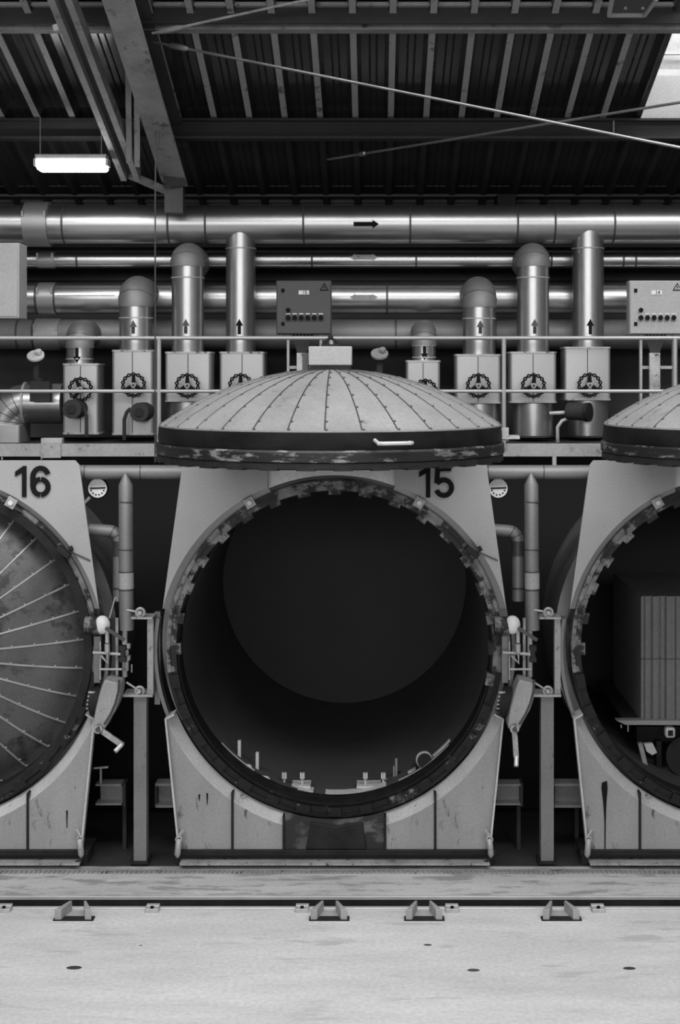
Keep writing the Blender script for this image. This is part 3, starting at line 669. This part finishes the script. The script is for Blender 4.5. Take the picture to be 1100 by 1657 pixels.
        # grey side guard strip beside the ring
        A = arc(1.50/Q, 170 if s_ < 0 else 10, 203 if s_ < 0 else -23, 20); B = arc(1.53/Q, 170 if s_ < 0 else 10, 203 if s_ < 0 else -23, 20)
        part('side_guard', MB().strip([L2(*p) for p in A], [L2(*p) for p in B], 12.04, 12.16), M['alu_dark'] , t)
    part('centre_block', MB().strip([L2(-38,-276), L2(0,-283), L2(46,-276)], [L2(-46,-321), L2(0,-321), L2(52,-321)], 11.98, 12.1), M['grime'], t, .01)  # dark block filling the middle of the skirts
    part('sill', MB().strip([L2(-262,-321), L2(262,-321)], [L2(-262,-330), L2(262,-330)], 11.97, 12.3), M['grime'], t, .006)
    part('kick_plate', MB().strip([L2(-258,-330), L2(258,-330)], [L2(-258,-347), L2(258,-347)], 12.03, 12.3), M['black'], t)
    part('ledge', MB().strip([L2(-248,-338), L2(250,-338)], [L2(-248,-341), L2(250,-341)], 11.90, 12.1), M['steel'], t)
    if num: part('number', digits(num[0], num[1], num[2]), M['ink'], t)
    # clamp and seam on the right panel
    c = Vector((CXV+222*Q, 11.97, CZV+161*Q)); Mx = Matrix.Rotation(math.radians(38), 3, 'Y')
    cl = part('clamp', MB().obox(c, (.13,.07,.05), Mx), M['grime'], t, .006)
    part('bolt', MB().cyl(c+Vector((.05,-.02,.02)), c+Vector((.08,-.02,.035)), .022, n=8), M['grime'], cl)
    part('panel_seam', MB().beam((CXV+228*Q,11.995,CZV+162*Q),(CXV+264*Q,11.995,CZV+146*Q), .012, .012), M['seam'], t)
    make_door(t, closed, CXV)
    if closed:
        b = MB()
        for r_, w_ in ((1.36,.05),):
            b.lathe([(r_-w_,12.05),(r_+.02,12.05),(r_+.02,12.3),(r_-w_,12.3)], (CXV,0,CZV), 'y', 128, closed=True)
        part('locking_band', b, M['grime'], t)
    t.location = (CXV+k*S, 12.0, CZV); ORG[t.name] = Vector(t.location)
    return t
make_autoclave('autoclave', -1, ('16', -118-118+143+118-0 -0 if False else 143, 299), True, 'autoclave marked 16 with its domed door closed, at left edge')
make_autoclave('autoclave', 0, ('15', 137, 298), False, 'autoclave marked 15 standing open in the middle under its raised dome')
make_autoclave('autoclave', 1, None, False, 'open autoclave at right edge with blocks on a cart inside')
# paint runs on the right hand vessel
t = solo('paint_run', MB().prism([(xx(u,11.99),zy(v,11.99)) for u,v in ((974,1267),(982,1264),(983,1275),(981,1300),(980,1330),(979.5,1374),(978,1374),(978,1330),(976,1300),(973,1275))], 11.992, 12.0), M['ink'],
         'long black tar run on the lower left skirt of the right autoclave', 'stain')

for n_, (x, y0, y1, lab) in enumerate(((335,1284,1302,'short dark paint run on the left skirt under the middle opening'), (322,1286,1296,'smaller dark paint run beside it, near the left edge of the middle skirt'),
      (108,1312,1340,'thin dark paint run on the skirt below the closed door'))):
    solo('paint_run', MB().prism([(xx(u,11.99),zy(v,11.99)) for u,v in ((x-1.2,y0),(x+1.4,y0),(x+1.2,y0+5),(x+.5,y1),(x-.4,y1),(x-1,y0+6))], 11.993, 12.0), M['ink'], lab, 'stain')
# gear, crank and rods right of each ring
def gear_set(k, crank, lab):
    Y = 11.9; ofs = 0
    t = empty('locking_gear', P(840,1170,Y), lab, 'locking gear', 'door locking gears')
    o = part('gear_case', MB().strip(
        [(xx(u,Y),zy(v,Y)) for u,v in ((838,1095),(833,1106),(830,1116),(827,1128),(824,1140),(821.5,1153),(820,1164),(820,1174))],
        [(xx(u,Y),zy(v,Y)) for u,v in ((863,1101),(863,1110),(862,1120),(859,1132),(855,1143),(849,1154),(843,1164),(838,1175))], Y-.12, Y+.12), M['post'], t, .012)
    part('case_rim', MB().tube([P(u,v,Y-.12) for u,v in ((864,1100),(863,1118),(858,1138),(850,1156),(840,1172))], .010, 8), M['seam'], o)
    part('gear_wheel', MB().cyl(P(815,1135,Y+.1), P(840,1138,Y+.05), .13, n=24), M['grime'], t)
    b = MB()
    for i in range(5): b.obox(P(812-i*1.0, 1120+i*6.5, Y+.02), (.055,.03,.014))
    part('rack_teeth', b, M['steel'], t)
    p0 = P(832,1179,Y-.14)
    if crank == 'down': p1 = P(835,1225,Y-.14); p2 = P(835,1240,Y-.2)
    else: p1 = P(869,1205,Y-.14) ; p2 = P(862,1216,Y-.2)
    c = part('crank', MB().beam(p0, p1, .045, .03, (0,1,0)).cyl(p0+Vector((0,-.03,0)), p0+Vector((0,.14,0)), .038, n=18), M['steel'], t, .004)
    part('crank_grip', MB().tube([p1+Vector((0,.03,0)), p1+Vector((0,-.02,0)), p2], .019, 10), M['rail_steel'], c)
    part('hub', MB().cyl(p0+Vector((0,-.045,0)), p0+Vector((0,-.03,0)), .02, n=12), M['seam'], c)
    # valve with white cap and pipework above
    v = part('valve_body', MB().cyl(P(800,1012,Y+.05), P(824,1012,Y+.05), .075, n=20), M['ring'], t)
    part('valve_cap', MB().sphere(tuple(P(829,1011,Y+.02)), .078, 20, 10, (.85,.7,1.0)), M['white'], v)
    part('lever', MB().beam(P(838,1016,Y-.05), P(869,1036,Y-.05), .03, .012, (0,1,0)), M['seam'], v)
    b = MB()
    b.cyl(P(838,1022,Y), P(838,1040,Y), .017, n=10).cyl(P(838,1042,Y), P(838,1056,Y), .022, n=10)
    b.tube([P(838,1050,Y), P(839,1073,Y), P(827,1060,Y)], .013, 8)
    b.cyl(P(824,1020,Y+.05), P(824,1100,Y+.05), .008, n=8)
    b.cyl(P(813,1056,Y+.03), P(864,1059,Y+.03), .013, n=8).cyl(P(824,1083,Y+.03), P(860,1083,Y+.03), .010, n=8)
    b.cyl(P(848,1000,Y+.1), P(848,1095,Y+.1), .014, n=8)
    part('pipework', b, M['steel'], t)
    part('stop_cock', MB().pbox(857,868,1045,1054,Y,.05).pbox(857,868,1064,1072,Y,.05).cyl(P(862,1050,Y+.02),P(862,1068,Y+.02),.02), M['black'], t, .004)
    part('guide_bar', MB().pbox(812, 822, 1030, 1105, Y+.08, .05), M['alu_dark'], t)
    t.location = t.location+Vector((k*S,0,0)); return t
gear_set(0, 'down', 'locking gear with crank hanging straight down, right of the middle opening')
gear_set(-1, 'side', 'locking gear with crank swung out to the right, beside the closed door')

# steam drop pipes, gauges, posts, brackets  (for both gaps)
def gap_set(k, names):
    off = Vector((k*S,0,0)); res = []
    Y = 12.05
    t = empty('drop_pipe', P(860,1020,Y), names[0], 'pipe', 'drop pipes'); res.append(t)
    part('header', MB().cyl(P(745,764,Y+.1), P(975 if k == 0 else 975,764,Y+.1), 11.5*Q, n=28), M['alu_matte'], t)
    for x in (788,878): part('joint_band', MB().cyl(P(x,764,Y+.1), P(x+2,764,Y+.1), 11.8*Q, n=28), M['seam'], t)
    pp = part('pipe_jacket', MB().tube([P(859,766,Y), P(859,775,Y), P(859.5,785,Y), P(860,900,Y), P(861,1019,Y)], [.01,.035,11.4*Q,11.6*Q,11.8*Q], 28), M['alu_matte'], t)
    for y, h, m_ in ((811,2,'seam'),(888,2,'seam'),(924,2,'seam'),(953,2,'seam')): part('joint_band', MB().cyl(P(860.5,y,Y), P(860.5,y+h,Y), 12.2*Q, n=28), M[m_], t)
    part('bright_sleeve', MB().cyl(P(860.6,926,Y), P(860.8,952,Y), 12.1*Q, n=28), M['lightgrey'], t)
    part('lower_pipe', MB().cyl(P(857,1019,Y+.02), P(857,1095,Y+.02), 4.5*Q, n=14), M['steel'], t)
    Y = 12.25
    t = empty('bent_pipe', P(835,970,Y), names[1], 'pipe', 'bent pipes'); res.append(t)
    def bent(y0, xr, r, yb, Y):
        pts = [P(790,y0,Y), P(xr-16,y0+2,Y)]
        pts += [P(xr-16+16*math.sin(a), y0+18-16*math.cos(a), Y) for a in [PI/2*i/5 for i in range(1,6)]]+[P(xr,yb,Y)]
        return MB().tube(pts, r, 18), pts
    b, pts = bent(857, 838, .052, 972, Y); part('pipe_jacket', b, M['alu_matte'], t)
    for i in (2,4,6): part('joint_band', MB().tube([pts[i], Vector(pts[i]).lerp(pts[i+1],.25)], .056, 18), M['seam'], t)
    part('joint_band', MB().cyl(P(838,950,Y), P(838,953,Y), .056, n=18), M['seam'], t)
    t = empty('pressure_gauge', P(806,803,12.2), names[2], 'gauge', 'pressure gauges'); res.append(t)
    c = P(806,790,12.2)
    part('case', MB().cyl(c, c+Vector((0,.05,0)), 17*Q, n=32), M['ink'], t, .003)
    part('face', MB().cyl(c+Vector((0,-.004,0)), c, 15.5*Q, n=32), M['white'], t)
    part('needle', MB().beam(c+Vector((-.065,-.008,0)), c+Vector((.07,-.008,.004)), .004, .012), M['ink'], t)
    b = MB()
    for a in range(200, 341, 28): b.obox(c+Vector((11*Q*math.cos(math.radians(a)),-.006,11*Q*math.sin(math.radians(a)))), (.012,.003,.012))
    part('scale_marks', b, M['ink'], t)
    part('stem', MB().cyl(c+Vector((-.07,.02,-.08)), c+Vector((-.14,.02,-.15)), .014, n=10).cyl(c+Vector((-.15,-.02,-.16)), c+Vector((-.15,.04,-.16)), .035, n=14), M['steel'], t)
    # post with pulleys
    Y = 12.0
    t = empty('pulley_post', P(886,1398,Y), names[3], 'post', 'pulley posts'); res.append(t)
    part('post', MB().pbox(875, 896, 1127, 1396, Y, .12), M['post_dark'], t, .003)
    part('base_plate', MB().pbox(871, 900, 1395, 1399, Y-.03, .2), M['grime'], t)
    part('shelf_plate', MB().pbox(860, 908, 1124, 1128, Y-.04, .22), M['steel'], t)
    part('upright_bar', MB().pbox(897, 907, 1002, 1124, Y, .07), M['post'], t, .002)
    part('shelf_plate', MB().pbox(873, 908, 999, 1002, Y-.04, .2), M['steel'], t)
    for (x, y, dx, dy) in ((887,991,-25,-4),(886,1118,-22,-13)):
        c = P(x, y, Y-.02)
        o = part('pulley', MB().torus(c, .034, .012).cyl(c+Vector((0,-.03,0)), c+Vector((0,.05,0)), .018, n=14), M['steel'], t)
        part('arm', MB().cyl(c, c+Vector((dx*Q,.02,-dy*Q)), .009, n=8), M['steel'], o)
    # beams between the vessels
    t = empty('cross_beam', P(870,1305,12.3), names[4], 'beam', 'low cross beams'); res.append(t)
    part('beam_body', MB().pbox(803, 842, 1272, 1301, 12.35, .02).pbox(800, 842, 1269, 1272, 12.25, .15).pbox(800, 842, 1300, 1303, 12.25, .15), M['post_dark'], t)
    part('beam_body', MB().pbox(897, 945, 1272, 1303, 12.35, .02).pbox(897, 945, 1268, 1272, 12.25, .15).pbox(897, 945, 1303, 1307, 12.25, .15), M['post_dark'], t)
    part('gusset', MB().pbox(841, 846, 1268, 1305, 12.3, .15).pbox(893, 898, 1268, 1305, 12.3, .15), M['black'], t)
    part('foot_post', MB().pbox(836, 842, 1303, 1404, 12.4, .06).pbox(930, 936, 1307, 1404, 12.4, .06), M['black'], t)
    for t in res: t.location = t.location+off
gap_set(0, ['jacketed steam pipe dropping right of the middle autoclave', 'small bent pipe running out right of the panel marked 15',
            'round white pressure gauge right of the panel marked 15', 'grey post with two pulleys between the middle and right autoclaves', 'low grey cross beam between the middle and right autoclaves'])
gap_set(-1, ['jacketed steam pipe dropping left of the middle autoclave', 'small bent pipe running out right of the panel marked 16',
            'round white pressure gauge right of the panel marked 16', 'grey post with two pulleys between the left and middle autoclaves', 'low grey cross beam between the left and middle autoclaves'])
t = empty('stop_valve', P(163,1268,12.28), 'small T handled valve standing on the low cross beam at left', 'valve')
part('spindle', MB().cyl(P(163,1268,12.28), P(163,1243,12.28), .010, n=8), M['steel'], t)
part('handle', MB().beam(P(152,1243,12.28), P(175,1241,12.28), .015, .015), M['steel'], t)
t = empty('stop_cock', P(205,1088,12.0), 'small stop cock below the left drop pipe', 'valve')
part('body', MB().pbox(201, 210, 1043, 1050, 12.0, .06).pbox(201, 210, 1062, 1069, 12.0, .06).cyl(P(205,1050,12.03), P(205,1085,12.03), .018, n=10), M['steel'], t, .003)
part('lever', MB().cyl(P(198,1058,12.0), P(205,1058,12.0), .010, n=8).cyl(P(213,1075,12.0), P(213,1088,12.0), .006, n=8), M['steel'], t)
t = solo('hooked_rod', MB().tube([P(177,1000,11.9), P(186,968,11.9), P(189,966,11.9), P(190,972,11.9)], .007, 8), M['rail'], 'thin hooked wire arm rising beside the left drop pipe', 'rod')
solo('guide_channel', MB().pbox(250, 259, 990, 1140, 12.15, .06), M['alu_dark'], 'dark upright channel left of the middle opening beside the pulley post', 'channel')

# ================================================================== INSIDE THE MIDDLE VESSEL
zin = CZV-1.335
def clip(b1, x, y, Y):
    return b1
Yi = 12.55
for n_, (x0, x1, clips, lab) in enumerate(((443,502,(460,489),'left rail plate with two bolt clips inside the middle autoclave'), (577,622,(591,620),'right rail plate with bolt clips inside the middle autoclave'))):
    t = empty('rail_plate', P((x0+x1)/2,1276,Yi), lab, 'plate')
    part('plate', MB().pbox(x0, x1, 1272, 1276, Yi, .18), M['white'], t)
    for x in clips:
        c = part('clip', MB().torus(P(x,1270,Yi+.08), .05, .014, 'z'), M['white'], t)
        part('bolt', MB().cyl(P(x,1272,Yi+.05), P(x,1254,Yi+.05), .010, n=8).obox(P(x-2,1255,Yi+.04), (.018,.03,.05)).obox(P(x+2,1255,Yi+.04), (.018,.03,.05)), M['white'], c)
    part('foot', MB().box(xx(x0+8,Yi), xx(x1-8,Yi), Yi+.02, Yi+.2, zin+.02, zy(1276,Yi)), M['grime'], t)
for x, y0, y1, lab in ((387,1199,1243,'taller left stake standing inside the middle autoclave'), (416,1218,1262,'shorter right stake standing inside the middle autoclave')):
    t = empty('stake', P(x,y1,12.6), lab, 'stake', 'stakes in the vessel')
    part('bar', MB().pbox(x-2.5, x+2.5, y0, y1, 12.6, .04), M['white'], t, .002)
    part('foot', MB().tube([P(x+3,y1-3,12.5), P(x+8,y1-4,12.5), P(x+16,y1-3,12.5), P(x+18,y1,12.5)], .018, 8), M['white'], t)
    part('base', MB().beam(P(x,y1,12.62), P(x+4,y1+20,12.62), .04, .04, (0,1,0)), M['grime'], t)
t = empty('guide_roller', P(686,1250,12.55), 'shiny guide roller at lower right inside the middle autoclave', 'roller')
part('roller', MB().cyl(P(686,1229,12.5), P(686,1231,12.75), .082, n=28), M['alu_dark'], t, .012)
part('hub', MB().cyl(P(687,1231,12.48), P(687,1231,12.5), .064, n=24), M['grime'], t)
part('bracket', MB().beam(P(672,1243,12.6), P(702,1243,12.6), .1, .05), M['grime'], t)
t = empty('rail_stop', P(645,1273,12.7), 'upright rail stop left of the guide roller inside the middle autoclave', 'rail stop')
part('pin', MB().cyl(P(641,1272,12.7), P(641,1227,12.7), .012, n=8).pbox(636,638,1240,1262,12.7,.02), M['steel'], t)
part('block', MB().pbox(638, 652, 1252, 1275, 12.7, .08), M['grime'], t, .005)
part('bar', MB().beam(P(622,1262,12.7), P(640,1262,12.7), .02, .02), M['steel'], t)
def glint(a0, a1, r_, Ya, Yb, m_, lab):  # white strips whose colour stands in for highlights on the bore wall
    solo('glint_strip', MB().lathe([(r_-.006,Ya),(r_+.004,Ya),(r_+.004,Yb),(r_-.006,Yb)], (CXV,0,CZV), 'y', 24, math.radians(a0), math.radians(a1), True), m_, lab, 'wear strip', 'wear strips')
glint(-66, -43, 1.352, 12.40, 12.50, M['white'], 'front one of two white curved strips painted as highlights at lower right inside the middle autoclave')
glint(-62, -42, 1.350, 12.56, 12.62, M['white'], 'rear one of two white curved strips painted as highlights at lower right inside the middle autoclave')
glint(-138, -122, 1.352, 12.40, 12.50, M['white'], 'white curved strip painted as a highlight at lower left inside the middle autoclave')
glint(-104.5, -98.5, 1.352, 12.38, 12.62, M['white'], 'small white strip painted as a reflection left of centre on the floor of the middle autoclave')
glint(-94, -71, 1.352, 12.38, 12.60, M['white'], 'wide white floor strip painted as a reflection at the mouth of the middle autoclave')
# ================================================================== CART IN THE RIGHT VESSEL
Yc = 12.9; zc0 = zy(1174, Yc)
t = empty('curing_cart', (xx(1130,Yc), Yc, zc0-.45), 'flat curing cart with pale front edge inside the right autoclave', 'cart')
part('platform', MB().prism([(xx(u,Yc),zy(v,Yc)) for u,v in ((997,1166),(1300,1166),(1300,1174),(1012,1173))], Yc, Yc+.10), M['lightgrey'], t)
part('deck_plate', MB().box(xx(1012,Yc), xx(1290,Yc), Yc+.1, Yc+1.75, zy(1173,Yc), zy(1168,Yc)), M['black'], t)  # cart top coloured black for the deep shade inside the vessel
part('drip', MB().pbox(1004,1006,1173,1178,Yc,.02).pbox(1015,1017,1173,1184,Yc,.02), M['lightgrey'], t)
part('buffer', MB().pbox(1077, 1093, 1178, 1195, Yc, .1), M['white'], t, .02)
part('axle_box', MB().pbox(1081, 1089, 1182, 1191, Yc-.01, .02), M['grime'], t, .003)
part('strut', MB().beam(P(1035,1202,Yc), P(1044,1240,Yc), .04, .06, (0,1,0)), M['steel'], t)
part('bracket', MB().prism([(xx(u,Yc),zy(v,Yc)) for u,v in ((1042,1204),(1056,1203),(1063,1218),(1055,1222),(1046,1216))], Yc, Yc+.05), M['white'], t)
part('bracket', MB().prism([(xx(u,Yc),zy(v,Yc)) for u,v in ((1045,1245),(1057,1246),(1061,1254),(1050,1252))], Yc, Yc+.05), M['steel'], t)
part('bracket', MB().prism([(xx(u,Yc),zy(v,Yc)) for u,v in ((1070,1258),(1082,1258),(1085,1264),(1073,1263))], Yc, Yc+.05), M['white'], t)
part('under_frame', MB().pbox(1030, 1300, 1176, 1200, Yc+.3, .2).pbox(1062,1070,1200,1290,Yc+.1,.1), M['grime'], t)
part('wheel', MB().cyl(P(1110,1225,Yc+.05), P(1110,1225,Yc+.15), .18, n=32), M['grime'], t)
def ribbed(x0, x1, y0, y1, Y, d):
    X0, X1 = xx(x0,Y), xx(x1,Y); z0, z1 = zy(y1,Y), zy(y0,Y); pts = []; x = X0; i = 0
    wds = [.022,.018,.045,.022,.05,.025,.03,.02,.05]; dep = [0,.03,.008,.035,.0,.03,.012,.04,.004]
    while x < X1:
        w_ = wds[i % 9]; q = dep[i % 9]; pts += [(x, Y+q), (min(x+w_, X1), Y+q)]; x += w_; i += 1
    pts += [(X1, Y+d), (X0, Y+d)]; n = len(pts)
    return MB().add([(a,b_,z0) for a,b_ in pts]+[(a,b_,z1) for a,b_ in pts], [tuple(reversed(range(n))), tuple(range(n,2*n))]+[(j,(j+1)%n,(j+1)%n+n,j+n) for j in range(n)])
solo('concrete_block', ribbed(1037, 1300, 1067, 1165.8, Yc+.05, 1.5), M['block'], 'lower grooved concrete block resting on the cart in the right autoclave', 'block', 'cured blocks')
solo('concrete_block', ribbed(1037, 1300, 965, 1066, Yc+.05, 1.5), M['block'], 'upper grooved concrete block, topmost of the stack on the cart', 'block', 'cured blocks')

# ================================================================== FLOOR HARDWARE
t = empty('transfer_rail', (0, 11.04, -.13), 'near steel rail along the dark floor slot', 'rail')
part('rail_head', MB().box(-7, 7, 11.022, 11.062, -.02, .012), M['rail_steel'], t, .004)
part('rail_web', MB().box(-7, 7, 11.035, 11.05, -.13, -.02), M['grime'], t)
t = empty('transfer_rail', (0, 11.28, -.13), 'far steel edge bar along the dark floor slot', 'rail')
part('rail_head', MB().box(-7, 7, 11.272, 11.299, -.02, .008), M['rail_steel'], t, .003)
part('rail_web', MB().box(-7, 7, 11.28, 11.295, -.13, -.02), M['grime'], t)
b = MB()
b.box(-7, 7, 11.84, 11.88, 0, .012)
for i in range(330):
    x = -6.6+i*.04; b.box(x, x+.022, 11.80, 11.84, 0, .016)
o = solo('toothed_strip', b, M['roofsteel'], 'low toothed strip lying on the floor along the autoclave feet', 'strip')
def cleat(x, lab):
    Yn, Yf = 10.80, 10.985; X = xx(x, 10.8); t = empty('floor_bracket', (X, 10.9, 0), lab, 'bracket', 'splayed floor brackets')
    for s_ in (-1, 1):
        q = [(s_*.14,Yn),(s_*.09,Yn),(s_*.045,Yf),(s_*.065,Yf)]
        vs = [(X+a, b_, .0) for a,b_ in q]+[(X+a, b_, .082) for a,b_ in q]
        part('cheek', MB().add(vs, [(0,1,2,3),(4,7,6,5),(0,4,5,1),(1,5,6,2),(2,6,7,3),(3,7,4,0)]), M['post'], t, .003)
    part('base_plate', MB().box(X-.15, X+.155, Yn-.012, Yn+.07, 0, .008), M['grime'], t)
    part('tie_bar', MB().box(X-.09, X+.09, Yn+.05, Yf, 0, .006), M['lightgrey'], t)
for x, lab in ((118,'leftmost splayed steel bracket on the pale floor'), (532,'splayed floor bracket below the middle of the centre opening'), (686,'splayed floor bracket right of the centre one'), (908,'rightmost splayed steel bracket on the pale floor')): cleat(x, lab)
def railclip(x, lab):
    X = xx(x, 11.0); t = empty('rail_clip', (X, 10.99, 0), lab, 'clip', 'rail clips')
    part('clip_plate', MB().box(X-.05, X+.05, 10.95, 11.03, 0, .03), M['steel'], t, .003)
    part('bolt', MB().cyl((X,10.97,.03), (X,10.97,.045), .014, n=8), M['ink'], t)
    part('clip_top', MB().box(X-.05, X+.05, 11.0, 11.045, .025, .04), M['rail_steel'], t, .003)
for x, lab in ((8,'rail clip at the far left edge of the floor rail'), (247,'rail clip below the left pulley post'), (489,'rail clip just left of the centre floor bracket'),
               (731,'rail clip between the two right floor brackets'), (967,'rail clip right of the last floor bracket')): railclip(x, lab)
def scrap(x, y, w_, lab, m_):
    Y = fY(y); b = MB().sphere((xx(x,Y), Y, 0.0005), w_, 14, 4, (1,.55,.08), True); solo('scrap_piece', b, m_, lab, 'debris')
scrap(120, 1566, .055, 'dark leaf shaped scrap on the pale floor at left', M['black'])
scrap(1018, 1567, .045, 'dark scrap on the pale floor at lower right', M['black'])
scrap(766, 1570, .045, 'faint grey scrap on the pale floor right of centre', M['grey'])
scrap(692, 1529, .03, 'small grey scrap on the floor below the third bracket', M['grey'])
scrap(228, 1530, .012, 'tiny dark crumb on the floor below the left post', M['ink'])
